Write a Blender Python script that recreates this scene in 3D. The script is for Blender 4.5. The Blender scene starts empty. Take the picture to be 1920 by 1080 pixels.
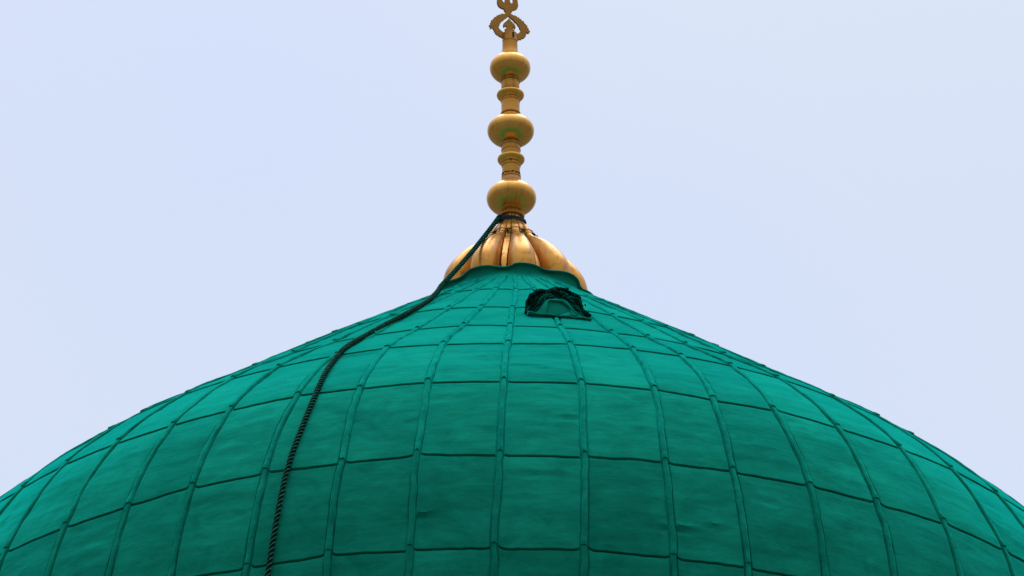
import bpy, math, random
import numpy as np
from mathutils import Vector, Matrix

S = bpy.context.scene
C = bpy.context.scene.collection
random.seed(4)
R = math.radians

# ------------------------------------------------------------------ camera, world, sun, exposure
UNIT = 7.0                                   # radius of the dome at its fourth visible seam, metres
ZD = 1.7 + 3.8653 * UNIT                     # height of that seam above the plaza (camera at eye height)
cam_d = bpy.data.cameras.new('camera')
cam = bpy.data.objects.new('camera', cam_d)
C.objects.link(cam)
cam_d.sensor_width = 36.0
cam_d.lens = 36.0 * 11288.9 / 1920.0
cam_d.clip_start = 0.5
cam_d.clip_end = 8000.0
pe, psi, rho = 0.5322979546, -0.000300975, 0.009114085
fw = Vector((math.sin(psi) * math.cos(pe), math.cos(psi) * math.cos(pe), math.sin(pe)))
rt = fw.cross(Vector((0, 0, 1))).normalized()
up = rt.cross(fw)
rt, up = (math.cos(rho) * rt + math.sin(rho) * up), (-math.sin(rho) * rt + math.cos(rho) * up)
cam.matrix_world = Matrix(((rt.x, up.x, -fw.x, 0), (rt.y, up.y, -fw.y, -8 * UNIT), (rt.z, up.z, -fw.z, 1.7), (0, 0, 0, 1)))
S.camera = cam

SUN_EL, SUN_AZ = R(74), R(8)                 # high, a little behind the dome, behind thin cloud
w = bpy.data.worlds.new('World')
S.world = w
w.use_nodes = True
nt = w.node_tree
nt.nodes.clear()
N = nt.nodes.new
L = nt.links.new
out = N('ShaderNodeOutputWorld')
sky = N('ShaderNodeTexSky')
sky.sky_type = 'NISHITA'
sky.sun_disc = False
sky.sun_elevation = SUN_EL
sky.sun_rotation = SUN_AZ
sky.dust_density = 4.0
bg1 = N('ShaderNodeBackground')
bg1.inputs['Strength'].default_value = 0.05
L(sky.outputs[0], bg1.inputs['Color'])
# the cloud layer: an overcast sky, brightest overhead, dim towards the horizon
geo = N('ShaderNodeNewGeometry')
tc = N('ShaderNodeTexCoord')
sep = N('ShaderNodeSeparateXYZ')
L(tc.outputs['Generated'], sep.inputs[0])
ramp = N('ShaderNodeFloatCurve')
cv = ramp.mapping.curves[0]
for q_, (x_, y_) in enumerate([(0.0, 0.03), (0.18, 0.05), (0.32, 0.16), (0.42, 0.262), (0.58, 0.280), (0.8, 0.62), (1.0, 0.85)]):
    if q_ == 0:
        cv.points[0].location = (x_, y_)
    elif q_ == 6:
        cv.points[1].location = (x_, y_)
    else:
        cv.points.new(x_, y_)
ramp.mapping.update()
L(sep.outputs['Z'], ramp.inputs['Value'])
cn = N('ShaderNodeTexNoise')
cn.inputs['Scale'].default_value = 2.2
cn.inputs['Detail'].default_value = 2
L(tc.outputs['Generated'], cn.inputs['Vector'])
cr = N('ShaderNodeMapRange')
cr.inputs['To Min'].default_value = 0.93
cr.inputs['To Max'].default_value = 1.07
L(cn.outputs['Fac'], cr.inputs['Value'])
mul = N('ShaderNodeMath')
mul.operation = 'MULTIPLY'
dbl = N('ShaderNodeMath')
dbl.operation = 'MULTIPLY'
dbl.inputs[1].default_value = 2.53
L(ramp.outputs[0], mul.inputs[0])
L(cr.outputs[0], mul.inputs[1])
bg2 = N('ShaderNodeBackground')
tn = N('ShaderNodeTexNoise')
tn.inputs['Scale'].default_value = 7.0
tn.inputs['Detail'].default_value = 1.5
L(tc.outputs['Generated'], tn.inputs['Vector'])
tm = N('ShaderNodeMix')
tm.data_type = 'RGBA'
tm.inputs[6].default_value = (0.75, 0.825, 0.965, 1)
tm.inputs[7].default_value = (0.695, 0.79, 1.0, 1)
tr_ = N('ShaderNodeMapRange')
tr_.inputs['From Min'].default_value = 0.38
tr_.inputs['From Max'].default_value = 0.62
L(tn.outputs['Fac'], tr_.inputs['Value'])
L(tr_.outputs[0], tm.inputs[0])
L(tm.outputs[2], bg2.inputs['Color'])
L(mul.outputs[0], dbl.inputs[0])
L(dbl.outputs[0], bg2.inputs['Strength'])
add = N('ShaderNodeAddShader')
L(bg1.outputs[0], add.inputs[0])
L(bg2.outputs[0], add.inputs[1])
L(add.outputs[0], out.inputs['Surface'])

sd = bpy.data.lights.new('sun', 'SUN')
sd.energy = 1.5
sd.angle = R(45)
sd.color = (1.0, 0.96, 0.9)
sun = bpy.data.objects.new('sun', sd)
C.objects.link(sun)
dirv = Vector((math.sin(SUN_AZ) * math.cos(SUN_EL), math.cos(SUN_AZ) * math.cos(SUN_EL), math.sin(SUN_EL)))
sun.rotation_euler = dirv.to_track_quat('Z', 'Y').to_euler()
S.view_settings.view_transform = 'Standard'
S.view_settings.look = 'None'
S.view_settings.exposure = 0.0
S.view_settings.gamma = 1.0
S.render.engine = 'CYCLES'
S.cycles.use_denoising = True
S.cycles.max_bounces = 6


# ------------------------------------------------------------------ helpers
def mesh(name, verts, faces, mat, parent=None, smooth=True, uv=None, sharp=None):
    me = bpy.data.meshes.new(name)
    v = np.asarray(verts, dtype=np.float32).reshape(-1, 3)
    if isinstance(faces, np.ndarray) and faces.ndim == 2:
        k = faces.shape[1]
        me.vertices.add(len(v))
        me.vertices.foreach_set('co', v.ravel())
        me.loops.add(faces.size)
        me.loops.foreach_set('vertex_index', faces.ravel().astype(np.int32))
        me.polygons.add(len(faces))
        me.polygons.foreach_set('loop_start', np.arange(0, faces.size, k, dtype=np.int32))
        me.update(calc_edges=True)
        me.validate()
    else:
        me.from_pydata([tuple(map(float, p)) for p in v], [], [tuple(f) for f in faces])
        me.update()
    if uv is not None:
        li = np.empty(len(me.loops), dtype=np.int32)
        me.loops.foreach_get('vertex_index', li)
        lay = me.uv_layers.new(name='UVMap')
        lay.data.foreach_set('uv', np.asarray(uv, dtype=np.float32)[li].ravel())
    me.polygons.foreach_set('use_smooth', np.full(len(me.polygons), smooth))
    if sharp is not None and smooth:
        me.set_sharp_from_angle(angle=R(sharp))
    if mat:
        me.materials.append(mat)
    o = bpy.data.objects.new(name, me)
    C.objects.link(o)
    if parent is not None:
        o.parent = parent
    return o


def set_tone(o, vals):
    a = o.data.attributes.new('tone', 'FLOAT', 'POINT')
    a.data.foreach_set('value', np.asarray(vals, dtype=np.float32))


def grid_faces(rows, cols, off=0, wrap=False):
    r = np.arange(rows - 1)[:, None]
    c = np.arange(cols if wrap else cols - 1)[None, :]
    c2 = (c + 1) % cols
    a = r * cols + c
    return (np.stack([a, r * cols + c2, (r + 1) * cols + c2, (r + 1) * cols + c], -1).reshape(-1, 4) + off)


def thing(name, label, cat, loc=(0, 0, 0), group=None):
    o = bpy.data.objects.new(name, None)
    C.objects.link(o)
    o.location = loc
    o.empty_display_size = 0.3
    tag(o, label, cat, group)
    return o


def tag(o, label, cat, group=None, kind=None):
    if label:
        o['label'] = label
    if cat:
        o['category'] = cat
    if group:
        o['group'] = group
    if kind:
        o['kind'] = kind
    return o


def hsh(i, j, seed):
    v = np.sin(i * 127.1 + j * 311.7 + seed * 74.7) * 43758.5453
    return v - np.floor(v)


def noise(x, y, seed=0):
    """smooth value noise in -1..1"""
    x, y = np.broadcast_arrays(np.asarray(x, float), np.asarray(y, float))
    i, j = np.floor(x), np.floor(y)
    u, v = x - i, y - j
    u, v = u * u * u * (u * (u * 6 - 15) + 10), v * v * v * (v * (v * 6 - 15) + 10)
    a, b = hsh(i, j, seed), hsh(i + 1, j, seed)
    c, d = hsh(i, j + 1, seed), hsh(i + 1, j + 1, seed)
    return 2 * ((a + (b - a) * u) * (1 - v) + (c + (d - c) * u) * v) - 1


def pchip(x, y, xx):
    x, y = np.asarray(x, float), np.asarray(y, float)
    h = np.diff(x)
    d = np.diff(y) / h
    m = np.zeros(len(x))
    m[1:-1] = (d[:-1] * h[1:] + d[1:] * h[:-1]) / (h[1:] + h[:-1])
    m[0] = d[0]
    m[-1] = d[-1] * 1.5 - m[-2] / 2
    i = np.clip(np.searchsorted(x, xx) - 1, 0, len(x) - 2)
    u = (xx - x[i]) / h[i]
    return ((1 + 2 * u) * (1 - u) ** 2 * y[i] + u * (1 - u) ** 2 * h[i] * m[i]
            + u * u * (3 - 2 * u) * y[i + 1] + u * u * (u - 1) * h[i] * m[i + 1])


# ------------------------------------------------------------------ materials
def new_mat(name):
    m = bpy.data.materials.new(name)
    m.use_nodes = True
    t = m.node_tree
    return m, t, t.nodes['Principled BSDF']


def node(t, kind, **kw):
    n = t.nodes.new(kind)
    for k, v in kw.items():
        if k in n.inputs:
            n.inputs[k].default_value = v
        else:
            setattr(n, k, v)
    return n


def noisy(name, c0, c1, scale=(1, 1, 1), rough=(0.5, 0.6), metal=0.0, spec=0.5, bump=0.0, bscale=(6, 6, 6), coord='Object', detail=6, extra=None):
    m, t, b = new_mat(name)
    tcn = node(t, 'ShaderNodeTexCoord')
    mp = node(t, 'ShaderNodeMapping')
    mp.inputs['Scale'].default_value = scale
    t.links.new(tcn.outputs[coord], mp.inputs[0])
    nz = node(t, 'ShaderNodeTexNoise', Scale=1.0, Detail=detail, Roughness=0.6)
    t.links.new(mp.outputs[0], nz.inputs['Vector'])
    mr = node(t, 'ShaderNodeMapRange')
    mr.inputs['From Min'].default_value = 0.3
    mr.inputs['From Max'].default_value = 0.7
    t.links.new(nz.outputs['Fac'], mr.inputs['Value'])
    mx = node(t, 'ShaderNodeMix', data_type='RGBA')
    mx.inputs[6].default_value = (*c0, 1)
    mx.inputs[7].default_value = (*c1, 1)
    t.links.new(mr.outputs[0], mx.inputs[0])
    col = mx.outputs[2]
    if extra:
        col = extra(t, tcn, col)
    t.links.new(col, b.inputs['Base Color'])
    rr = node(t, 'ShaderNodeMapRange')
    rr.inputs['To Min'].default_value = rough[0]
    rr.inputs['To Max'].default_value = rough[1]
    t.links.new(mr.outputs[0], rr.inputs['Value'])
    t.links.new(rr.outputs[0], b.inputs['Roughness'])
    b.inputs['Metallic'].default_value = metal
    b.inputs['Specular IOR Level'].default_value = spec
    if bump:
        mp2 = node(t, 'ShaderNodeMapping')
        mp2.inputs['Scale'].default_value = bscale
        t.links.new(tcn.outputs[coord], mp2.inputs[0])
        n2 = node(t, 'ShaderNodeTexNoise', Scale=1.0, Detail=7.0, Roughness=0.62)
        t.links.new(mp2.outputs[0], n2.inputs['Vector'])
        bp = node(t, 'ShaderNodeBump', Strength=1.0, Distance=bump)
        t.links.new(n2.outputs['Fac'], bp.inputs['Height'])
        t.links.new(bp.outputs[0], b.inputs['Normal'])
    return m


def paint_extra(t, tcn, col):
    # weathered patches, brush streaks and scuffs in the paint; each sheet has its own tone
    def layer(scale, lo, hi, a, b, detail=7.0, dist=0.0):
        mp = node(t, 'ShaderNodeMapping')
        mp.inputs['Scale'].default_value = scale
        t.links.new(tcn.outputs['UV'], mp.inputs[0])
        nz = node(t, 'ShaderNodeTexNoise', Scale=1.0, Detail=detail, Roughness=0.66, Distortion=dist)
        t.links.new(mp.outputs[0], nz.inputs['Vector'])
        mr = node(t, 'ShaderNodeMapRange')
        mr.inputs['From Min'].default_value = lo
        mr.inputs['From Max'].default_value = hi
        mr.inputs['To Min'].default_value = a
        mr.inputs['To Max'].default_value = b
        t.links.new(nz.outputs['Fac'], mr.inputs['Value'])
        return mr.outputs[0]

    at = node(t, 'ShaderNodeAttribute', attribute_name='tone')
    for f in (layer((0.9, 6.0, 1), 0.3, 0.7, 0.84, 1.16), layer((2.2, 2.6, 1), 0.35, 0.65, 0.83, 1.16, 6.0, 1.2),
              layer((9, 34, 1), 0.62, 0.74, 1.0, 1.16, 4.0), layer((5, 16, 1), 0.60, 0.75, 1.0, 0.80, 6.0, 0.6), at.outputs['Fac']):
        m2 = node(t, 'ShaderNodeMix', data_type='RGBA', blend_type='MULTIPLY')
        m2.inputs[0].default_value = 1.0
        t.links.new(col, m2.inputs[6])
        t.links.new(f, m2.inputs[7])
        col = m2.outputs[2]
    return col


M_paint = noisy('green_paint', (0.004, 0.160, 0.090), (0.006, 0.210, 0.125), (0.7, 1.6, 1), (0.6, 0.75), spec=0.0,
                bump=0.009, bscale=(4.0, 8.0, 1), coord='UV', extra=paint_extra)
M_rib = noisy('green_rib_paint', (0.004, 0.160, 0.090), (0.006, 0.210, 0.125), (3, 2.5, 1), (0.5, 0.68), spec=0.0,
              bump=0.010, bscale=(8, 6, 1), coord='UV', extra=paint_extra)
M_green = noisy('green_sheet_paint', (0.003, 0.148, 0.085), (0.005, 0.195, 0.116), (3, 3, 3), (0.5, 0.65), spec=0.0, bump=0.008, bscale=(9, 9, 9))
M_rope = noisy('dark_green_rope', (0.001, 0.010, 0.006), (0.003, 0.036, 0.024), (60, 60, 60), (0.8, 0.9), spec=0.0)
M_yarn = noisy('pale_green_yarn', (0.004, 0.05, 0.03), (0.08, 0.27, 0.18), (34, 34, 34), (0.8, 0.9), spec=0.0)
M_mid = noisy('mid_green_cord', (0.002, 0.060, 0.038), (0.006, 0.13, 0.085), (50, 50, 50), (0.8, 0.9), spec=0.0)
M_navy = noisy('navy_cord', (0.004, 0.010, 0.018), (0.012, 0.026, 0.045), (40, 40, 40), (0.6, 0.8), spec=0.35, bump=0.004, bscale=(90, 90, 90))
M_wire = noisy('dark_wire', (0.02, 0.03, 0.025), (0.05, 0.05, 0.04), (30, 30, 30), (0.5, 0.7))


for m_ in (M_paint, M_rib, M_green):          # the weathered paint has a dusty sheen
    b_ = m_.node_tree.nodes['Principled BSDF']
    b_.inputs['Sheen Weight'].default_value = 0.62
    b_.inputs['Sheen Roughness'].default_value = 0.36
    b_.inputs['Sheen Tint'].default_value = (0.0, 0.90, 0.80, 1)


def gold_extra(t, tcn, col, k=1.0):
    # brown tarnish, drip stains and worn pale spots
    for scale, lo, hi, c2, amt in (((7, 7, 5), 0.52, 0.72, (0.22, 0.085, 0.018, 1), 0.85), ((16, 16, 2.5), 0.56, 0.70, (0.15, 0.06, 0.015, 1), 0.7), ((28, 28, 28), 0.66, 0.72, (0.05, 0.025, 0.01, 1), 0.8)):
        mp = node(t, 'ShaderNodeMapping')
        mp.inputs['Scale'].default_value = scale
        t.links.new(tcn.outputs['Object'], mp.inputs[0])
        nz = node(t, 'ShaderNodeTexNoise', Scale=1.0, Detail=6.0, Roughness=0.65, Distortion=0.5)
        t.links.new(mp.outputs[0], nz.inputs['Vector'])
        mr = node(t, 'ShaderNodeMapRange')
        mr.inputs['From Min'].default_value = lo
        mr.inputs['From Max'].default_value = hi
        mr.inputs['To Max'].default_value = amt * k
        t.links.new(nz.outputs['Fac'], mr.inputs['Value'])
        m2 = node(t, 'ShaderNodeMix', data_type='RGBA')
        m2.inputs[7].default_value = c2
        t.links.new(mr.outputs[0], m2.inputs[0])
        t.links.new(col, m2.inputs[6])
        col = m2.outputs[2]
    return col


M_gold = noisy('gilded_metal', (0.48, 0.194, 0.022), (0.61, 0.278, 0.040), (3, 3, 3), (0.26, 0.38), metal=0.55, spec=0.2, bump=0.0008, bscale=(7, 7, 7), extra=gold_extra)
M_ballgold = noisy('burnished_gilding', (0.74, 0.325, 0.046), (0.88, 0.440, 0.088), (3, 3, 3), (0.17, 0.27), metal=0.52, spec=0.2, bump=0.0008, bscale=(7, 7, 7), extra=lambda t, c, x: gold_extra(t, c, x, 0.4))
M_brass = noisy('tarnished_brass', (0.28, 0.120, 0.020), (0.38, 0.18, 0.034), (14, 14, 14), (0.45, 0.6), metal=0.9, bump=0.002, bscale=(40, 40, 40))
M_hole = noisy('dark_slot', (0.012, 0.008, 0.004), (0.03, 0.02, 0.01), (20, 20, 20), (0.8, 0.9))
M_copper = noisy('reddish_gilding', (0.55, 0.23, 0.07), (0.66, 0.32, 0.11), (12, 12, 12), (0.3, 0.45), metal=1.0)
M_stone = noisy('pale_stone', (0.30, 0.27, 0.23), (0.38, 0.35, 0.30), (1, 1, 1), (0.7, 0.85), bump=0.01)
M_ground = noisy('plaza_paving', (0.07, 0.068, 0.062), (0.11, 0.105, 0.10), (0.2, 0.2, 0.2), (0.5, 0.8))

# ------------------------------------------------------------------ ground
gv, gf = [], []
rings = [0, 30, 90, 300, 1000, 3000]
for r_ in rings[1:]:
    for k in range(48):
        a = 2 * math.pi * k / 48
        gv.append((r_ * math.cos(a), r_ * math.sin(a), 0))
gf.append(tuple(range(48)))
for q in range(len(rings) - 2):
    for k in range(48):
        gf.append((q * 48 + k, (q + 1) * 48 + k, (q + 1) * 48 + (k + 1) % 48, q * 48 + (k + 1) % 48))
g = mesh('ground', gv, gf, M_ground, smooth=False)
g['kind'] = 'structure'

# ------------------------------------------------------------------ the dome
NR = 58                                       # ribs round the whole dome
DP = 360.0 / NR
P0, TW = -0.8425, 0.7312                      # angle of the rib nearest the middle, slight twist (degrees)
TS = np.arange(-1, 9.0)
PR = np.array([0.125, .2719, .4529, .6191, .7674, .9068, 1.0, 1.0418, 1.042, 1.012]) * UNIT
PZ = np.array([0.796, .6864, .5499, .4209, .3063, .1653, 0.0, -.1621, -.32, -.47]) * UNIT
# seams at each rib as measured on the real dome: (ring, rib): (seam offset, rib angle offset in degrees)
NODES = {(0,-2):(-0.001,0.66),(0,-1):(0.038,0.90),(0,0):(0.12,1.07),(1,-4):(-0.092,0.72),(1,-2):(-0.016,0.76),(1,-1):(0.052,0.71),(1,0):(0.10,0.51),(1,3):(0.064,0.17),(1,4):(0.066,-0.31),(1,5):(0.018,-0.66),(2,-5):(0.010,0.76),(2,-4):(-0.037,0.44),(2,-2):(-0.007,0.19),(2,-1):(-0.018,0.02),(2,0):(0.05,0.17),(2,1):(0.06,0.6),(2,2):(0.076,0.97),(2,3):(0.033,-0.15),(2,4):(0.015,-0.69),(2,5):(-0.014,-0.94),(3,-4):(0.033,0.10),(3,-3):(-0.018,0.22),(3,-2):(-0.019,-0.22),(3,-1):(0.004,-0.47),(3,0):(0.032,0.03),(3,1):(-0.012,0.45),(3,2):(-0.022,0.94),(3,3):(-0.035,-0.02),(3,4):(-0.056,-0.52),(3,5):(-0.059,-0.92),(4,-8):(0.042,1.43),(4,-7):(-0.007,0.80),(4,-6):(0.004,0.82),(4,-5):(0.020,0.82),(4,-4):(-0.000,0.37),(4,-3):(-0.011,0.32),(4,-2):(-0.007,-0.19),(4,-1):(-0.016,-0.30),(4,0):(0.004,-0.12),(4,1):(-0.004,0.34),(4,2):(-0.008,0.56),(4,3):(0.022,-0.40),(4,4):(-0.004,-0.84),(4,5):(0.028,-0.88),(4,6):(0.024,-0.31),(4,7):(0.007,-0.21),(4,8):(0.039,-0.61),(5,-7):(0.052,0.73),(5,-6):(0.049,0.85),(5,-5):(0.050,0.84),(5,-4):(0.005,0.17),(5,-3):(0.003,0.22),(5,-2):(0.004,0.04),(5,-1):(-0.029,-0.28),(5,0):(-0.007,-0.10),(5,1):(-0.007,0.16),(5,2):(-0.011,0.21),(5,3):(-0.012,-0.56),(5,4):(-0.019,-0.40),(5,5):(-0.022,-0.63),(5,6):(-0.041,-0.39),(5,7):(-0.016,-0.20),(6,-3):(0.019,0.07),(6,-2):(-0.015,0.02),(6,-1):(-0.011,-0.13),(6,0):(-0.006,-0.29),(6,1):(-0.009,0.02),(6,2):(0.010,0.37),(6,3):(0.014,-0.22)}
rng = np.random.default_rng(11)
MI = np.arange(NR) - 29                       # rib numbers -29 .. 28
PHI = np.zeros((NR, 10))
SEAM = np.zeros((NR, 10))
for i, m_ in enumerate(MI):
    own = {k: v for (k, q), v in NODES.items() if q == m_}
    base = float(np.mean([v[1] for v in own.values()])) if own else float(rng.normal(0, 0.3))
    for c in range(10):
        k = c - 1
        zz = np.interp(k, TS, PZ / UNIT)
        if k in own:
            ds, dph = own[k]
        else:
            near = min(own, key=lambda q: abs(q - k)) if own else None
            dph = own[near][1] if own else base + float(rng.normal(0, 0.12))
            ds = float(rng.normal(0, 0.018))
        PHI[i, c] = R(P0 + DP * m_ + TW * zz + dph)
        SEAM[i, c] = k + (ds if 0 <= k <= 7 else 0)


def prof(s):
    s = np.asarray(s, float)
    sh = s.shape
    f = s.ravel()
    r, z = pchip(TS, PR, f), pchip(TS, PZ, f)
    r2, z2 = pchip(TS, PR, np.clip(f + 1e-3, -1, 8)), pchip(TS, PZ, np.clip(f + 1e-3, -1, 8))
    r1, z1 = pchip(TS, PR, np.clip(f - 1e-3, -1, 8)), pchip(TS, PZ, np.clip(f - 1e-3, -1, 8))
    tr, tz = r2 - r1, z2 - z1
    ln = np.hypot(tr, tz)
    return r.reshape(sh), z.reshape(sh), (-tz / ln).reshape(sh), (tr / ln).reshape(sh)


def surf(s, ph, d=0.0):
    r, z, nr, nz = prof(s)
    rr = r + d * nr
    return np.stack([rr * np.sin(ph), -rr * np.cos(ph), z + d * nz], -1)


_s = np.linspace(-1, 8, 4000)
_r, _z, _, _ = prof(_s)
ARC = np.concatenate([[0], np.cumsum(np.hypot(np.diff(_r), np.diff(_z)))])


def arc(s):
    return np.interp(s, _s, ARC)


def rib_phi(i, s):
    i = i % NR
    ph = pchip(TS, PHI[i], np.asarray(s, float).ravel()).reshape(np.shape(s))
    a = arc(s)
    sway = 0.010 * noise(a / 0.55, i * 7.3, 3) + 0.006 * noise(a / 0.17, i * 3.1, 4)
    return ph + sway / np.maximum(prof(s)[0], 1.2)


def rib_half(i, s):                           # half width of a rib, metres
    r = prof(s)[0]
    a = arc(s)
    return (0.015 + 0.0115 * r / UNIT) * (1 + 0.12 * noise(a / 0.3, i * 5.7, 5))


dome = thing('dome', 'large dome clad in green painted lead sheets with raised ribs, rising under the gold finial', 'dome', (0, 0, ZD))
SPEC = [(0, 3.64, 0.9, .16, .007), (0, 3.71, 2.9, .13, .006), (0, 5.69, 12.2, .20, .020), (0, 5.64, -6.6, .12, .016), (0, 5.62, 15.1, .12, .014), (0, 4.5, 4.5, .15, .010), (0, 5.2, 2.0, .2, .010)]
SOFF = rng.normal(0, 0.011, (NR, 10))         # each sheet is lapped at its own height


HOOK = rng.uniform(0.010, 0.050, (NR, 10))


def seam_line(i, c, u):
    """height of a sheet's lower edge between rib i and the next, in seam units"""
    j = (i + 1) % NR
    if c == 0:
        return np.full_like(u, -1.0)
    if c == 9:
        return np.full_like(u, 8.0)
    b = SEAM[i, c] * (1 - u) + SEAM[j, c] * u
    b = b + SOFF[i, c] * 0.5 + 0.010 * (u - 0.5) * (1 if SOFF[j, c] > 0 else -1)
    # the sheet's corner turns up under the end of the rib on its left, less so on its right
    b = b - HOOK[i, c] * np.exp(-(np.maximum(u - 0.040, 0) / 0.032) ** 1.3) - 0.5 * HOOK[j, c] * (HOOK[j, c] > 0.03) * np.exp(-(np.maximum(0.960 - u, 0) / 0.028) ** 1.3)
    return b + 0.006 * noise(u * 3.1 + i * 9.7, c * 5.3, 8) + 0.003 * noise(u * 9 + i * 3.7, c * 2.9, 9)


EDGE = np.stack([rng.uniform(0.010, 0.024, NR), rng.uniform(0.004, 0.018, NR)], 1)   # how open the joint is on each side of a rib
allv, allf, alluv, alltone, off = [], [], [], [], 0
for i in range(NR):
    front = abs((MI[i] + 0.5) * DP) < 100
    j = (i + 1) % NR
    dphi_mean = None
    nmid = 30 if front else 8
    KN = np.arange(6 + nmid + 6)              # columns of a sheet, closer together beside the ribs
    u = np.linspace(0, 1, len(KN))
    for c in range(1, 10):
        ln = float(arc(np.array([c - 1.0]))[0] - arc(np.array([c - 2.0]))[0])
        gw = 0.0125 / ln
        nv = 34 if front else 8
        # rows: groove under the upper sheet's lip, the sheet, its own lip, the drop behind the lip
        vv = [0.0, gw, gw * 1.35] + list(np.linspace(gw * 2.2, 1 - 0.05, nv)) + [1 - 0.02, 1 - 0.004, 1.0, 1.0]
        base = [-0.034, -0.034, -0.004] + [0.0] * nv + [0.0, 0.0, -0.006, -0.038]
        vv, base = np.array(vv), np.array(base)
        pit = 2 * math.pi * prof(np.clip(c - 2 + vv, -1, 8))[0] / NR
        hf = (0.015 + 0.0115 * prof(np.clip(c - 2 + vv, -1, 8))[0] / UNIT) / pit
        g_ = 0.008 / pit
        lft = np.stack([hf * .3, hf * .75, hf * 1.08, hf * 1.08 + g_, hf * 1.08 + 2.0 * g_, hf * 1.08 + 4 * g_], 1)
        q_ = np.linspace(0, 1, nmid + 2)[1:-1][None, :]
        W = np.concatenate([lft, lft[:, -1:] * (1 - q_) + (1 - lft[:, -1:]) * q_, 1 - lft[:, ::-1]], 1)
        fade = np.ones_like(W)
        fade[:, [0, 1, 2, 3, -1, -2, -3, -4]] = 0.0
        fade[:, [4, -5]] = 0.9
        s0r = np.interp(W, np.linspace(0, 1, 200), seam_line(i, c - 1, np.linspace(0, 1, 200)))
        s1r = np.interp(W, np.linspace(0, 1, 200), seam_line(i, c, np.linspace(0, 1, 200)))
        s = s0r * (1 - vv[:, None]) + s1r * vv[:, None]
        pa = rib_phi(i, s)
        pb = rib_phi(j, s)
        pb = np.where(pb < pa - 3, pb + 2 * math.pi, pb)
        ph = pa * (1 - W) + pb * W
        r_ = prof(s)[0]
        U = r_ * ph
        V = arc(s)
        lift = 0.009 * np.clip(vv, 0, 1) ** 1.5
        win = np.clip(np.minimum(vv / 0.12, (1 - vv) / 0.12), 0, 1)[:, None]
        rough_ = rng.uniform(0.35, 1.5)
        sheet = lift[:, None] + win * (0.009 * noise(U / 0.55 + i * 3.3, V / 0.42 + c * 1.7, 1)
                 + 0.0030 * rough_ * noise(U / 0.30, V / 0.085, 2 + c) * (0.5 + 0.5 * noise(U / 0.9, V / 0.8, 6))
                 + 0.0020 * rough_ * noise(U / 0.20 + V, V / 0.13 - U * 0.6, 33)) + 0.0010 * rough_ * noise(U / 0.12, V / 0.035, 31)
        # a few knocks and dents of its own
        for q in range(rng.integers(1, 7)):
            wd = rng.uniform(0.02, 0.07)
            du, dv = U - U.min() - rng.uniform(0.15, 0.7), V - V.min() - rng.uniform(0.15, 1.0)
            sheet = sheet + rng.uniform(-0.011, 0.008) * np.exp(-((du + dv * rng.uniform(-1, 1)) / (wd * rng.uniform(1, 3))) ** 2 - (dv / wd) ** 2)
        # the odd shallow horizontal crease across a sheet
        for q in range(2):
            vc = rng.uniform(0.2, 0.85)
            uc, ul = rng.uniform(0.2, 0.8), rng.uniform(0.12, 0.4)
            line = vv[:, None] - vc - 0.03 * noise(W * 4, q + i + c * 3.1, 12)
            sheet = sheet + rng.uniform(-0.007, 0.007) * np.exp(-(line * ln / 0.03) ** 2) * np.exp(-((W - uc) / ul) ** 4)
        for _, ss, pp, wd, amp in SPEC:
            du = (ph - R(pp)) * r_
            dv = V - arc(np.array([ss]))[0]
            if abs(du).min() < 0.4 and abs(dv).min() < 0.4:
                sheet = sheet + amp * np.exp(-(du / wd) ** 2) * (np.exp(-((dv + 0.02) / 0.03) ** 2) - np.exp(-((dv - 0.03) / 0.03) ** 2))
        d = base[:, None] + np.where(np.arange(len(vv))[:, None] < 2, 0, sheet)
        dip = np.where(W < 0.5, EDGE[i, 0], EDGE[j, 1]) + 0.008 * noise(V / 0.5, np.where(W < 0.5, 2 * i, 2 * i + 1) * 3.7, 51)
        d = d * fade - dip * (1 - fade)               # sheets dip into a narrow joint beside each rib
        P = surf(s, ph, d)
        allv.append(P.reshape(-1, 3))
        alluv.append(np.stack([U + 40, V + c * 2.3], -1).reshape(-1, 2))
        allf.append(grid_faces(len(vv), len(u), off))
        alltone.append(np.full(P.shape[0] * P.shape[1], np.clip(rng.normal(1.0, 0.065), .85, 1.15)))
        off += P.shape[0] * P.shape[1]
V_ = np.concatenate(allv)
clad = mesh('cladding', V_, np.concatenate(allf)[:, ::-1], M_paint, dome, uv=np.concatenate(alluv), sharp=40)

set_tone(clad, np.concatenate(alltone))

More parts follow.
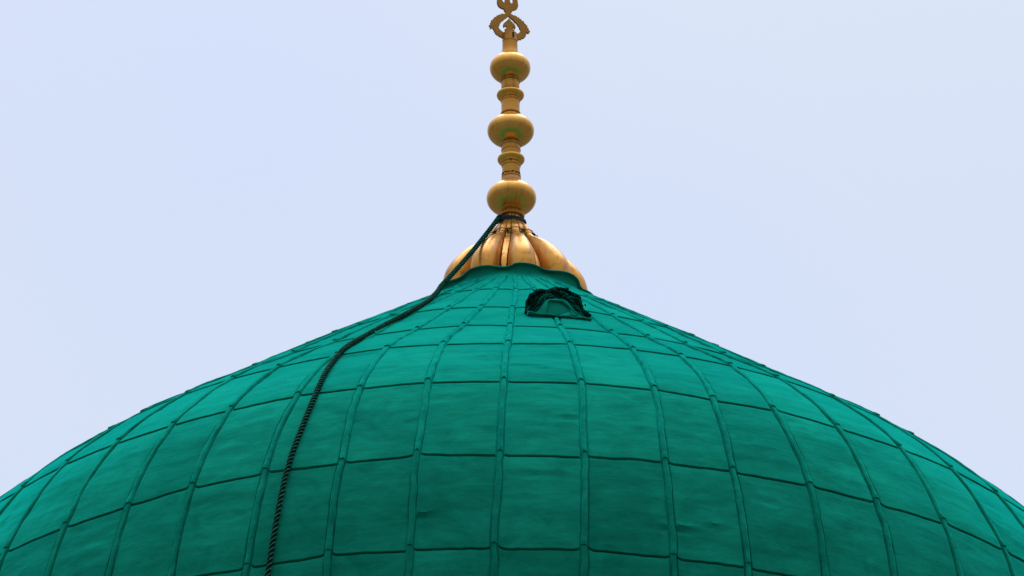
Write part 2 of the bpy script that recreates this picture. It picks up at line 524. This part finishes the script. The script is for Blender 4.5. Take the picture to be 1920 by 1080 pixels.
xs = np.array([-1.0, -0.96, -0.84, -0.55, -0.2, 0.2, 0.55, 0.84, 0.96, 1.0])
hs = np.array([-1.2, 0.25, 0.62, 0.90, 1.0, 1.0, 0.90, 0.62, 0.25, -1.2])
for i in range(NR):
    front = abs(MI[i] * DP) < 100
    vs, fs, uvs, tones, off = [], [], [], [], 0
    # from one seam to the next; each length of rib laps over the one below
    cut = [-1.0] + [SEAM[i, c] - 0.045 + rng.normal(0, 0.006) for c in range(1, 9)] + [8.0]
    for c in range(9):
        a, b = cut[c], cut[c + 1]
        nv = 30 if front else 8
        vv = np.concatenate([np.linspace(0, 0.93, nv), [0.95, 0.97, 0.985, 1.0, 1.0]])
        s = a + (b - a) * vv
        A = arc(s)
        hgt = 0.015 * (0.80 + 0.30 * vv + 0.16 * noise(A / 0.25, i * 2.3, 14)) + 0.008 * np.clip((vv - 0.93) / 0.03, 0, 1)
        hw = rib_half(i, s) * (0.95 + 0.08 * vv + 0.03 * np.clip((vv - 0.93) / 0.03, 0, 1))
        r_ = prof(s)[0]
        hgt = hgt * np.clip(r_ / 4.0, 0.45, 1.0)
        ph0 = rib_phi(i, s)
        X = xs[None, :] * hw[:, None] + 0.006 * noise(A[:, None] / 0.16, xs[None, :] * 1.3 + i * 4.1, 15)
        Hh = hs[None, :] * np.where(hs[None, :] > 0, hgt[:, None], 0.026)
        Hh = Hh + 0.003 * noise(A[:, None] / 0.09, xs[None, :] * 2 + i, 16) + 0.006 * np.clip(r_ / 4.0, 0.3, 1.0)[:, None]
        Hh[-1, :] = -0.028
        P = surf(np.repeat(s[:, None], len(xs), 1), ph0[:, None] + X / r_[:, None], Hh)
        vs.append(P.reshape(-1, 3))
        uvs.append(np.stack([X + i * 1.37, np.repeat(A[:, None], len(xs), 1) + c * 1.9], -1).reshape(-1, 2))
        fs.append(grid_faces(len(vv), len(xs), off))
        tones.append(np.full(len(vv) * len(xs), rng.normal(0.90, 0.05)))  # ribs toned darker than the sheets: shade of their sides put into the colour
        off += len(vv) * len(xs)
    ro = mesh('rib', np.concatenate(vs), np.concatenate(fs)[:, ::-1], M_rib, dome, uv=np.concatenate(uvs), sharp=50)
    set_tone(ro, np.concatenate(tones))

# drum that carries the dome, below the frame
dv, prf = [], [(1.012 * UNIT, -0.47 * UNIT), (7.3, -3.45), (7.4, -3.7), (7.0, -3.9), (6.9, -4.2), (6.9, -ZD)]
for r_, z_ in prf:
    for k in range(96):
        a = 2 * math.pi * k / 96
        dv.append((r_ * math.cos(a), r_ * math.sin(a), z_))
mesh('drum', dv, grid_faces(len(prf), 96, wrap=True)[:, ::-1], M_stone, dome, sharp=30)

# ------------------------------------------------------------------ gold finial
TILT = -0.0165
fin = thing('finial', 'tall gold finial of stacked balls on a lobed base, topping the green dome', 'finial', (-0.008, 0, ZD + 5.6))
fin.rotation_euler = (0, TILT, 0)
FZ = 5.6                                      # finial heights below are given above the fourth seam


def lathe(name, pts, mat, parent, seg=72, sharp=35):
    v = []
    for r_, z_ in pts:
        for k in range(seg):
            a = 2 * math.pi * k / seg
            v.append((r_ * math.cos(a), r_ * math.sin(a), z_ - FZ))
    f = [tuple(x) for x in grid_faces(len(pts), seg, wrap=True)]
    f.append(tuple(range(seg))[::-1])
    f.append(tuple(range((len(pts) - 1) * seg, len(pts) * seg)))
    return mesh(name, v, f, mat, parent, sharp=sharp)


def ball(name, zc, a, b, mat=None, p=1.0, hole=0.05):
    pts = []
    for k in range(41):
        t = -math.pi / 2 + math.pi * k / 40
        r_ = a * abs(math.cos(t)) ** p
        pts.append((max(r_, hole), zc + b * math.sin(t)))
    return lathe(name, pts, mat or M_ballgold, fin)


ball('ball', 7.058, 0.272, 0.186, p=0.95)
ball('ball', 7.926, 0.258, 0.172, p=0.95)
ball('ball', 8.742, 0.226, 0.168, p=0.97)
ball('bead', 7.557, 0.150, 0.066, p=0.85)
ball('bead', 8.388, 0.152, 0.066, p=0.85)
lathe('flange', [(0.06, 6.800), (0.118, 6.802), (0.138, 6.815), (0.143, 6.836), (0.122, 6.856), (0.096, 6.862), (0.092, 6.89), (0.103, 6.896), (0.103, 6.912), (0.090, 6.92)], M_gold, fin)
lathe('shaft', [(0.098, 7.20), (0.106, 7.24), (0.106, 7.305), (0.100, 7.312)], M_copper, fin)
lathe('shaft', [(0.098, 7.314), (0.106, 7.320), (0.106, 7.334), (0.099, 7.340), (0.096, 7.52)], M_gold, fin)
lathe('shaft', [(0.101, 7.60), (0.101, 7.662), (0.107, 7.666), (0.107, 7.684), (0.099, 7.688), (0.099, 7.725), (0.108, 7.731), (0.108, 7.745), (0.097, 7.75), (0.097, 7.80)], M_gold, fin)
lathe('shaft', [(0.104, 8.06), (0.104, 8.11), (0.101, 8.12), (0.101, 8.34)], M_gold, fin)
lathe('shaft', [(0.098, 8.43), (0.106, 8.443), (0.106, 8.46), (0.100, 8.466), (0.100, 8.62)], M_gold, fin)
lathe('socket', [(0.104, 8.88), (0.104, 8.905), (0.094, 8.93), (0.084, 8.99), (0.0835, 9.065), (0.079, 9.070), (0.079, 9.078), (0.0835, 9.083), (0.083, 9.185), (0.070, 9.195), (0.04, 9.196)], M_gold, fin)


def box(name, c, sz, mat, parent, rot=0.0, bev=0.0):
    v, f = [], [(0, 3, 2, 1), (4, 5, 6, 7), (0, 1, 5, 4), (1, 2, 6, 5), (2, 3, 7, 6), (3, 0, 4, 7)]
    for dz in (-1, 1):
        for dx, dy in ((-1, -1), (1, -1), (1, 1), (-1, 1)):
            x, y = dx * sz[0] / 2, dy * sz[1] / 2
            v.append((c[0] + x * math.cos(rot) - y * math.sin(rot), c[1] + x * math.sin(rot) + y * math.cos(rot), c[2] + dz * sz[2] / 2))
    return mesh(name, v, f, mat, parent, smooth=False)


lathe('ring', [(0.100, 8.552), (0.108, 8.556), (0.111, 8.564), (0.108, 8.572), (0.100, 8.576)], M_gold, fin)
lathe('ring', [(0.100, 8.128), (0.109, 8.132), (0.112, 8.142), (0.109, 8.152), (0.100, 8.156)], M_gold, fin)
lathe('ring', [(0.100, 8.300), (0.107, 8.303), (0.109, 8.310), (0.107, 8.317), (0.100, 8.320)], M_gold, fin)
lathe('ring', [(0.095, 7.462), (0.104, 7.466), (0.106, 7.474), (0.104, 7.482), (0.095, 7.486)], M_gold, fin)

# slot (dark box put in for its shade) on the socket where the ornament is held, and small rivets
a = R(27)
box('slot_shade', (0.0815 * math.sin(a), -0.0815 * math.cos(a), 9.135 - FZ), (0.022, 0.012, 0.066), M_hole, fin, a)
for zc, ph in ((8.345 - 0.03, 0.0), (7.49, -2.0)):
    q = R(ph)
    box('rivet', (0.102 * math.sin(q), -0.102 * math.cos(q), zc - FZ), (0.014, 0.010, 0.016), M_hole, fin, q)

# row of dark solder flecks round the lowest shaft
tv, tf = [], []
for k in range(26):
    q = 2 * math.pi * (k + random.uniform(-.25, .25)) / 26
    zc = 7.352 + random.uniform(-.006, .010) - FZ
    wd, hg, rr = random.uniform(.005, .010), random.uniform(.006, .014), 0.101
    b0 = len(tv)
    for sx, sz in ((-1, -1), (1, -.4), (1, 1), (-1, .5)):
        for dr in (-0.006, 0.004):
            qq = q + sx * wd / rr
            tv.append(((rr + dr) * math.sin(qq), -(rr + dr) * math.cos(qq), zc + sz * hg))
    for f in ((0, 2, 4, 6), (7, 5, 3, 1), (0, 1, 3, 2), (2, 3, 5, 4), (4, 5, 7, 6), (6, 7, 1, 0)):
        tf.append(tuple(b0 + x for x in f))
mesh('solder_marks', tv, tf, M_hole, fin, smooth=False)

# lobed base: eight swelling lobes with a flat strip between each pair
LB = [(6.93, .100, .95), (6.84, .108, .94), (6.79, .116, .93), (6.748, .128, .92), (6.700, .158, .90), (6.653, .198, .87), (6.605, .236, .84), (6.559, .262, .82),
      (6.510, .283, .80), (6.465, .310, .77), (6.425, .352, .73), (6.375, .428, .69), (6.310, .512, .66), (6.235, .592, .655), (6.150, .665, .66), (6.060, .732, .67),
      (5.97, .782, .68), (5.87, .812, .69), (5.77, .826, .70), (5.68, .830, .71), (5.58, .829, .71)]
lb = np.array(LB)
zz = np.linspace(6.93, 5.58, 130)
o_ = np.argsort(lb[:, 0])
rp = pchip(lb[o_, 0], lb[o_, 1], zz)
vf = np.interp(zz, lb[o_, 0], lb[o_, 2])
STRIP0 = -9.0
NL = 10                                       # lobes round the base
LP = 360.0 / NL
lv = []
TH = np.concatenate([np.linspace(-LP / 2, -10, 18), np.linspace(-10, 10, 22)[1:-1], np.linspace(10, LP / 2, 18)])[:-1]


def lobe_radius(r_p, v_f, th):
    """th: angle from the middle of a lobe, degrees"""
    hs_ = min(math.degrees(0.034 / (r_p * v_f)), 6.0)      # half width of the flat strip
    al = LP / 2 - hs_ - 0.5                                # half width of a lobe
    x = np.abs(th) / al
    rv = r_p * v_f
    lob = rv + (r_p - rv) * np.clip(1 - np.clip(x, 0, 1) ** 2.3, 0, 1) ** 0.52
    t = np.clip((np.abs(th) - al - 0.5) / 0.7, 0, 1)
    return np.where(x < 1, lob, rv - 0.010 + (0.016 + 0.045 * r_p) * t)


for z_, r_p, v_f in zip(zz, rp, vf):
    for k in range(NL):
        cen = STRIP0 + LP / 2 + LP * k
        rr = lobe_radius(r_p, v_f, TH)
        an = np.radians(cen + TH)
        lv.append(np.stack([rr * np.sin(an), -rr * np.cos(an), np.full_like(an, z_ - FZ)], -1))
ncol = NL * len(TH)
mesh('lobed_base', np.concatenate(lv), grid_faces(len(zz), ncol, wrap=True)[:, ::-1], M_gold, fin, sharp=60)

# pierced ornament on top: a heart of two curling arms round a small fleur, and the start of the part above
PXM = 0.00592
SX = 1.0 / math.cos(R(20))


def crest_pt(dx, y):
    return (dx * PXM * SX, (63.0 - y) * PXM / 0.8616)


def smooth_closed(pts, n=4):
    o2 = []
    m_ = len(pts)
    for k in range(m_):
        p0, p1, p2, p3 = (np.array(pts[(k + q) % m_]) for q in (-1, 0, 1, 2))
        for t in np.arange(n) / n:
            o2.append(tuple(0.5 * ((2 * p1) + (-p0 + p2) * t + (2 * p0 - 5 * p1 + 4 * p2 - p3) * t ** 2 + (-p0 + 3 * p1 - 3 * p2 + p3) * t ** 3)))
    return o2


half = [(5, 22.5), (4.5, 25.5), (10, 27.6), (13, 28.0), (16, 30.2), (19.5, 31.0), (24, 35.2), (27.5, 37.2), (30.5, 42), (33, 44), (34.6, 48.5), (37, 53.0), (35.8, 58.5), (33.0, 56.6), (31, 56.2), (29.4, 62.5),
        (27.6, 64), (25.5, 68), (22.5, 69), (19.0, 71.5), (13, 74)]
inner = [(4.5, 34.0), (8.5, 36.6), (10.5, 39.5), (13.7, 41.7), (15.2, 45), (17.6, 48), (18.2, 51.5), (20, 54), (18.6, 57.5), (15.5, 60.5), (12, 63.5), (9, 64.5)]
fleur = [(3.2, 39), (6, 41.6), (9.6, 44.8), (11.2, 48.6), (10.4, 52.4), (8.0, 50.6), (5.6, 50.0), (4.2, 51.8), (6, 54), (8.8, 56.4), (7.0, 59.6), (4.5, 60.5), (4, 66)]
uphalf = [(19, 3), (19.2, 8), (17.0, 13.5), (12.5, 16.6), (7.2, 18.0), (7.4, 20.6), (5.2, 22.5)]
top_out = [(0, -42), (3, -36), (5, -30), (9, -24), (15, -14), (18, -6)]
outer = top_out + uphalf[:-1] + half + [(11, 78)]
out_pts = outer + [(-x, y) for x, y in outer[::-1] if x > 0]
heart_hole = [(0, 29.6)] + inner + [(5.0, 66)] + fleur[::-1] + [(0, 34.6)]
# the hole runs round the fleur on both sides: one closed ring
hole_pts = [(0, 29.6)] + inner + [(4.8, 66)] + [(x, y) for x, y in fleur[::-1]][1:] + [(0.0, 34.8)] + [(-x, y) for x, y in fleur][:-1] + [(-4.8, 66)] + [(-x, y) for x, y in inner[::-1]]
loop_r = [(4.2, -12), (8, -12), (10.6, -5), (10.8, 0), (9.4, 3.6), (7.2, 5.4), (4.8, 3.8), (4.2, -2)]


def poly_curve(name, loops, depth):
    cu = bpy.data.curves.new(name, 'CURVE')
    cu.dimensions = '2D'
    cu.fill_mode = 'BOTH'
    cu.extrude = depth
    cu.bevel_depth = 0.0025
    cu.bevel_resolution = 1
    for lp in loops:
        sp = cu.splines.new('POLY')
        sp.points.add(len(lp) - 1)
        for pt, (x, y) in zip(sp.points, lp):
            pt.co = (x, y, 0, 1)
        sp.use_cyclic_u = True
    ob = bpy.data.objects.new(name + '_c', cu)
    C.objects.link(ob)
    dg = bpy.context.evaluated_depsgraph_get()
    me = bpy.data.meshes.new_from_object(ob.evaluated_get(dg))
    me.name = name
    bpy.data.objects.remove(ob)
    bpy.data.curves.remove(cu)
    return me


def scallop(pts):
    o2 = []
    for k, (x, y) in enumerate(smooth_closed(pts, 5)):
        if 27 < y < 72 and abs(x) > 8:        # small cusps along the two arms
            g_ = 1 + 0.030 * math.sin(k * 1.15)
            x, y = x * g_, 50 + (y - 50) * g_
        o2.append(crest_pt(x, y))
    return o2


loops = [scallop(out_pts), [crest_pt(p[0] * (1.06 if abs(p[0]) > 12 else 1), p[1]) for p in hole_pts],
         smooth_closed([crest_pt(*p) for p in loop_r], 3), smooth_closed([crest_pt(-x, y) for x, y in loop_r], 3)]
cme = poly_curve('crest', loops, 0.010)
cme.materials.clear()
cme.materials.append(M_brass)
crest = bpy.data.objects.new('crest', cme)
C.objects.link(crest)
crest.parent = fin
crest.location = (0.0, 0.0, 9.194 - FZ)
crest.rotation_euler = (R(90), R(-3.5), R(20))

# ------------------------------------------------------------------ cord wrapped round the neck, thin tie wire, rope
FIN = Matrix.Translation((-0.008, 0, ZD + 5.6)) @ Matrix.Rotation(TILT, 4, 'Y')


def fin_w(x, y, z):
    return FIN @ Vector((x, y, z - FZ))


def tube(path, rad, seg=10, closed=False, twist=0.0):
    """rings of vertices swept along a path (list of Vectors); rad a number or a list"""
    P = [Vector(p) for p in path]
    n = len(P)
    T = []
    for k in range(n):
        a, b = (P[(k - 1) % n], P[(k + 1) % n]) if closed else (P[max(k - 1, 0)], P[min(k + 1, n - 1)])
        T.append((b - a).normalized())
    nrm = T[0].orthogonal().normalized()
    v = []
    for k in range(n):
        nrm = (nrm - T[k] * nrm.dot(T[k])).normalized()
        bi = T[k].cross(nrm)
        rr = rad[k] if hasattr(rad, '__len__') else rad
        for q in range(seg):
            an = 2 * math.pi * q / seg
            v.append(P[k] + (nrm * math.cos(an) + bi * math.sin(an)) * rr)
    f = [tuple(x) for x in grid_faces(n, seg, wrap=True)]
    if closed:
        f += [((n - 1) * seg + q, (n - 1) * seg + (q + 1) % seg, (q + 1) % seg, q) for q in range(seg)]
    else:
        f += [tuple(range(seg))[::-1], tuple(range((n - 1) * seg, n * seg))]
    return v, f


def merge(parts):
    V, F = [], []
    for v, f in parts:
        b = len(V)
        V += list(v)
        F += [tuple(x + b for x in q) for q in f]
    return V, F


def placed(name, VF, mat, sharp=None):
    """a top-level mesh with its origin at its own base"""
    V, F = VF
    A = np.array([tuple(p) for p in V])
    c = A.mean(0)
    c[2] = A[:, 2].min()
    o = mesh(name, A - c, F, mat, sharp=sharp)
    o.location = c
    return o


path = []
for k in range(181):
    t = k / 180
    q = -60 + 360 * 3.15 * t
    path.append(fin_w((0.142 + 0.004 * math.sin(7 * t * 6.28)) * math.sin(R(q)), -(0.142 + 0.004 * math.sin(7 * t * 6.28)) * math.cos(R(q)),
                      6.785 - 0.042 * t - 0.040 * math.cos(R(q)) - 0.012 * math.sin(R(q))))
w1 = tube(path, 0.017, 10)
knot = []
for k in range(60):
    t = k / 59 * 4 * math.pi
    knot.append(fin_w(-0.128 + 0.024 * math.cos(t), -0.092 + 0.020 * math.sin(t * 1.5), 6.752 + 0.026 * math.sin(t)))
w2 = tube(knot, 0.016, 8)
tag(placed('cord', merge([w1, w2]), M_navy), 'dark navy cord wound round the gold neck just under the lowest ball', 'cord')

path = []
for k in range(240):
    q = 360 * k / 240
    zc = 6.540 - 0.026 * math.cos(R(q))
    th = ((q - STRIP0) % LP) - LP / 2
    r_p = float(np.interp(zc, zz[::-1], rp[::-1]))
    rr = float(lobe_radius(r_p, 0.90, np.array([th]))[0]) + 0.012
    path.append(fin_w(rr * math.sin(R(q)), -rr * math.cos(R(q)), zc - 0.010 * abs(math.sin(R(q - STRIP0) * NL / 2))* -1))
parts = [tube(path, 0.0045, 6, closed=True)]
for q in (STRIP0, STRIP0 + LP, STRIP0 + 2 * LP, STRIP0 - LP):
    kn = []
    for k in range(36):
        t = k / 35 * 4 * math.pi
        rr = 0.262 + 0.008 * math.sin(t * 1.3)
        qq = R(q) + 0.060 * math.cos(t)
        kn.append(fin_w(rr * math.sin(qq), -rr * math.cos(qq), 6.538 - 0.026 * math.cos(R(q)) + 0.014 * math.sin(t * 1.5)))
    parts.append(tube(kn, 0.0050, 6))
tag(placed('tie_wire', merge(parts), M_wire), 'thin dark wire tied with small knots round the fluted gold neck', 'wire')

# rope: hangs free from the neck, then lies down the sheets
RP = [(-0.072, -24.069), (0.266, -21.494), (0.607, -19.508), (1.059, -18.794), (1.437, -18.893), (1.735, -19.097), (2.083, -19.025), (2.538, -18.537), (2.903, -18.236), (3.216, -17.864), (3.538, -17.478), (3.822, -17.156), (4.077, -16.976), (4.303, -16.982), (4.517, -17.05), (4.703, -17.165), (4.888, -17.266), (5.082, -17.343), (5.299, -17.387), (5.5, -17.45), (5.721, -17.53), (5.935, -17.65), (6.108, -17.742), (6.321, -17.846), (6.617, -17.93), (7.0, -18.0), (7.6, -18.1), (7.98, -18.15)]
rs_, rph = np.array([p[0] for p in RP]), np.radians([p[1] for p in RP])
par = np.concatenate([[0], np.cumsum(np.hypot(np.diff(rs_), np.diff(rph) * 4))])
fine = np.linspace(0, par[-1], 900)
OFF = np.clip(0.031 + 0.05 * np.exp(-fine / 0.25), 0, 0.2)
on = surf(pchip(par, rs_, fine), pchip(par, rph, fine), OFF) + np.array([0, 0, ZD])
start = np.array(fin_w(-0.140, -0.115, 6.745))
first = on[0]
free = []
for k in range(160):
    t = k / 160
    p = start * (1 - t) + first * t
    p = p + np.array([0, 0, -0.035 * math.sin(math.pi * t) * (1 - 0.3 * t)])
    free.append(p)
line = np.concatenate([np.array(free), on])
# even steps along the rope, softened
for _ in range(12):
    line[1:-1] = 0.5 * line[1:-1] + 0.25 * (line[:-2] + line[2:])
seglen = np.linalg.norm(np.diff(line, axis=0), axis=1)
cum = np.concatenate([[0], np.cumsum(seglen)])
st = np.arange(0, cum[-1], 0.0095)
line = np.stack([np.interp(st, cum, line[:, q]) for q in range(3)], -1)
RAD = 0.0175
PITCH = 0.175


def strand(phase, rad, dist, seg=9):
    n = len(line)
    T = np.gradient(line, axis=0)
    T /= np.linalg.norm(T, axis=1)[:, None]
    nrm = np.array([0.0, 0, 1.0])
    pts = []
    for k in range(n):
        nrm = nrm - T[k] * (nrm @ T[k])
        nrm /= np.linalg.norm(nrm)
        bi = np.cross(T[k], nrm)
        an = phase + 2 * math.pi * st[k] / PITCH
        pts.append(line[k] + (nrm * math.cos(an) + bi * math.sin(an)) * dist)
    return tube(pts, rad, seg)


rope = thing('rope', 'long dark green twisted rope hanging from the gold neck down the left of the dome', 'rope', tuple(line[0]))


def rope_part(name, VF, mat):
    V, F = VF
    A = np.array([tuple(p) for p in V]) - line[0]
    return mesh(name, A, F, mat, rope)


for q in range(3):
    rope_part('strand', strand(q * 2 * math.pi / 3, 0.0136, 0.0126), M_rope)
for q in range(3):
    rope_part('yarn', strand(q * 2 * math.pi / 3, 0.0052, 0.0236, 6), M_yarn)

# ------------------------------------------------------------------ flashing round the lobed base (part of the dome)
fz = []
prof_f = [(0.010, 0.150, 0), (0.014, 0.163, 0), (0.034, 0.163, 0), (0.043, 0.154, 0), (0.040, 0.144, 0), (0.010, 0.138, 0), (0.006, 0.08, 0), (0.010, 0.040, 0.1), (0.035, 0.016, .3), (0.08, 0.006, .6), (0.14, -0.02, 1)]
ncol = NL * 40
AN = np.radians(np.arange(ncol) * 360.0 / ncol)
th = ((np.degrees(AN) - STRIP0) % LP) - LP / 2
lr = lobe_radius(0.842, 0.88, th)
# soften the sheet's outline a little
k_ = np.array([1, 2, 3, 2, 1.0]) / 9
for _ in range(7):
    lr = np.convolve(np.concatenate([lr[-2:], lr, lr[:2]]), k_, 'valid')
lr = lr + 0.010 * noise(AN * 5, AN * 0, 40)
cone_r, cone_z = PR, PZ
for dr, h_, bl in prof_f:
    rad = lr * (1 - bl) + 0.812 * bl + dr
    zc = np.interp(rad, _r[:1500], _z[:1500]) if rad.min() > _r[0] else np.interp(np.maximum(rad, _r[0]), _r[:1500], _z[:1500]) + np.maximum(_r[0] - rad, 0) * 0.75
    hh = h_ + (0.012 * noise(AN * 4 + 1, AN * 0 + h_, 41) if h_ > 0.1 else 0)
    if h_ > 0.1:
        zc = np.interp(np.maximum(0.82, _r[0]), _r[:1500], _z[:1500]) + 0 * rad + (_r[0] - 0.82) * 0
    fz.append(np.stack([rad * np.sin(AN), -rad * np.cos(AN), zc + hh], -1))
mesh('flashing', np.concatenate(fz), grid_faces(len(prof_f), ncol, wrap=True)[:, ::-1], M_green, dome, sharp=60)

# ------------------------------------------------------------------ little roof hatch on the upper slope
HS, HP = 1.56, R(6.9)
ho = surf(np.array(HS), np.array(HP), 0.0)
nh = Vector((math.sin(HP), -math.cos(HP), 0))          # outwards
tr = Vector((math.cos(HP), math.sin(HP), 0))           # to the right
hatch = thing('roof_hatch', 'small green sheet metal hatch with sloping cheeks low under the gold base', 'hatch', (ho[0], ho[1], ho[2] + ZD))


def hl(x, n, z):
    return tr * x + nh * n + Vector((0, 0, z))


bell = [(-0.275, 0.0), (-0.235, 0.022), (-0.195, 0.062), (-0.160, 0.118), (-0.128, 0.170), (-0.095, 0.192), (-0.02, 0.198), (0.055, 0.193), (0.090, 0.172), (0.128, 0.125), (0.170, 0.078), (0.215, 0.035), (0.285, 0.0)]
bell = [(x, z * 1.22) for x, z in bell]
trap = [(-0.150, 0.012), (-0.128, 0.075), (-0.112, 0.150), (-0.09, 0.172), (0.045, 0.172), (0.070, 0.150), (0.120, 0.090), (0.190, 0.020), (0.185, 0.010), (0.1, 0.008), (0, 0.008), (-0.08, 0.008), (-0.145, 0.008)]
trap = [(x, z * 1.22) for x, z in trap]
B0 = 0.03
LEAN = 0.30
V = [hl(x, 0.006 * math.sin(k) - LEAN * z, z + B0) for k, (x, z) in enumerate(bell)] + [hl(x, -1.0, z + B0 - 0.012) for x, z in bell]
V += [hl(x, 0.014 - LEAN * z, z + B0) for x, z in trap]
V += [hl(x * 0.96, -0.010 - LEAN * z, 0.008 + (z - 0.008) * 0.96 + B0) for x, z in trap]
nb = len(bell)
F = [(k, k + 1, nb + k + 1, nb + k) for k in range(nb - 1)]
F += [(k, 2 * nb + k, 2 * nb + k + 1, k + 1) for k in range(nb - 1)] + [(nb - 1, 2 * nb + nb - 1, 2 * nb, 0)]
F += [(2 * nb + k, 3 * nb + k, 3 * nb + (k + 1) % nb, 2 * nb + (k + 1) % nb) for k in range(nb)]
hood = mesh('hood', V, F, M_green, hatch, sharp=25)
mesh('front_panel', [hl(x * 0.97, -0.009 - LEAN * z, 0.008 + (z - 0.008) * 0.97 + B0) for x, z in trap], [tuple(range(nb))], M_green, hatch, smooth=False)
V, F = [], []
NX = 15
for k in range(NX):
    x = -0.318 + 0.640 * k / (NX - 1)
    wv = 0.005 * math.sin(k * 1.7) - 0.010 * (x / 0.33) + (0.012 if k == 0 else 0)
    for n_, z_ in ((-0.06, 0.050), (0.02, 0.030), (0.062, 0.006), (0.070, -0.003), (0.062, -0.008), (-0.06, 0.030)):
        V.append(hl(x, n_ + 0.004 * math.sin(k * 2.3), z_ + wv))
for k in range(NX - 1):
    for q in range(6):
        F.append((k * 6 + q, k * 6 + (q + 1) % 6, (k + 1) * 6 + (q + 1) % 6, (k + 1) * 6 + q))
F += [tuple(range(6))[::-1], tuple(range((NX - 1) * 6, NX * 6))]
mesh('sill', V, F, M_green, hatch, sharp=30)

# bundle of frayed cords heaped over the hatch
arch_out = [(-0.335, 0.00), (-0.330, 0.10), (-0.310, 0.20), (-0.280, 0.285), (-0.20, 0.318), (-0.10, 0.345), (0.0, 0.362), (0.10, 0.350), (0.19, 0.322), (0.255, 0.295), (0.262, 0.19), (0.305, 0.13), (0.335, 0.045)]
ao = np.array(arch_out) * np.array([1.0, 1.17])
ai = np.array(bell)
parts, lite = [], []


def arch_at(q, t):
    pi_ = np.array([np.interp(q, np.arange(13), ai[:, w_]) for w_ in (0, 1)])
    po = np.array([np.interp(q, np.arange(13), ao[:, w_]) for w_ in (0, 1)])
    return pi_ * (1 - t) + po * t


for c in range(64):                           # twisted cords following the arch
    t = random.uniform(0.10, 0.95)
    back = random.uniform(0.0, 0.16) + 0.10 * t
    a0, a1 = random.choice([(0, 12), (0, 12), (0, 9), (3, 12), (1, 7), (5, 12), (0, 5), (7, 12)])
    ph1, ph2, am = random.uniform(0, 6), random.uniform(0, 6), random.uniform(0.008, 0.020)
    n_ = 110
    core = []
    for q in np.linspace(a0, a1, n_):
        p = arch_at(q, t)
        core.append(hl(p[0] + am * math.sin(q * 1.9 + ph1), -back - LEAN * min(p[1], 0.24) + 0.02 * math.sin(q * 1.1 + ph2), p[1] + B0 + am * math.sin(q * 2.3 + ph2)))
    rr = random.uniform(0.009, 0.013)
    dst = parts if c % 3 else lite
    for half_ in (0, math.pi):
        pts = []
        for k in range(n_):
            an = half_ + k * 0.62 + ph1
            pts.append(core[k] + (nh * math.cos(an) + Vector((0, 0, math.sin(an)))) * rr * 0.85)
        dst.append(tube(pts, rr, 6))
for c in range(70):                          # loops and knots tumbling out of the heap
    p = arch_at(random.uniform(0.4, 11), random.uniform(0.2, 0.88))
    o3 = hl(p[0], -random.uniform(0.0, 0.24) - LEAN * min(p[1], 0.24), p[1] * 0.97 + B0)
    e1 = Vector((random.gauss(0, 1), random.gauss(0, 1), random.gauss(0, 1))).normalized()
    e2 = e1.orthogonal().normalized()
    lr_ = random.uniform(0.012, 0.022)
    pts = [o3 + (e1 * math.cos(v_) + e2 * math.sin(v_)) * lr_ * (1 + 0.25 * math.sin(3 * v_)) for v_ in np.linspace(0, random.uniform(3.5, 6.2), 14)]
    (parts if c % 4 else lite).append(tube(pts, random.uniform(0.006, 0.011), 6))
for c in range(260):                          # frayed ends sticking out
    p = arch_at(random.uniform(0, 12), random.uniform(0.35, 0.98))
    b0 = hl(p[0], -random.uniform(0.0, 0.24) - LEAN * min(p[1], 0.24), p[1] * 0.97 + B0)
    d = Vector((random.gauss(0, 1), random.gauss(0, 1), random.gauss(0.2, 1))).normalized() * random.uniform(0.012, 0.034)
    bend = Vector((random.gauss(0, 1), random.gauss(0, 1), random.gauss(0, 1))) * 0.008
    r0 = random.uniform(0.004, 0.009)
    (lite if c % 6 == 0 else parts).append(tube([b0, b0 + d * 0.5 + bend, b0 + d], [r0, r0 * 0.8, r0 * 0.25], 5))
bundle = thing('cord_bundle', 'shaggy bundle of dark green cords arched over the small roof hatch', 'cord bundle', (ho[0], ho[1], ho[2] + ZD))
for nm, ps, mt in (('cords', parts, M_rope), ('loose_yarn', lite, M_mid)):
    V, F = merge(ps)
    mesh(nm, [tuple(p) for p in V], F, mt, bundle)
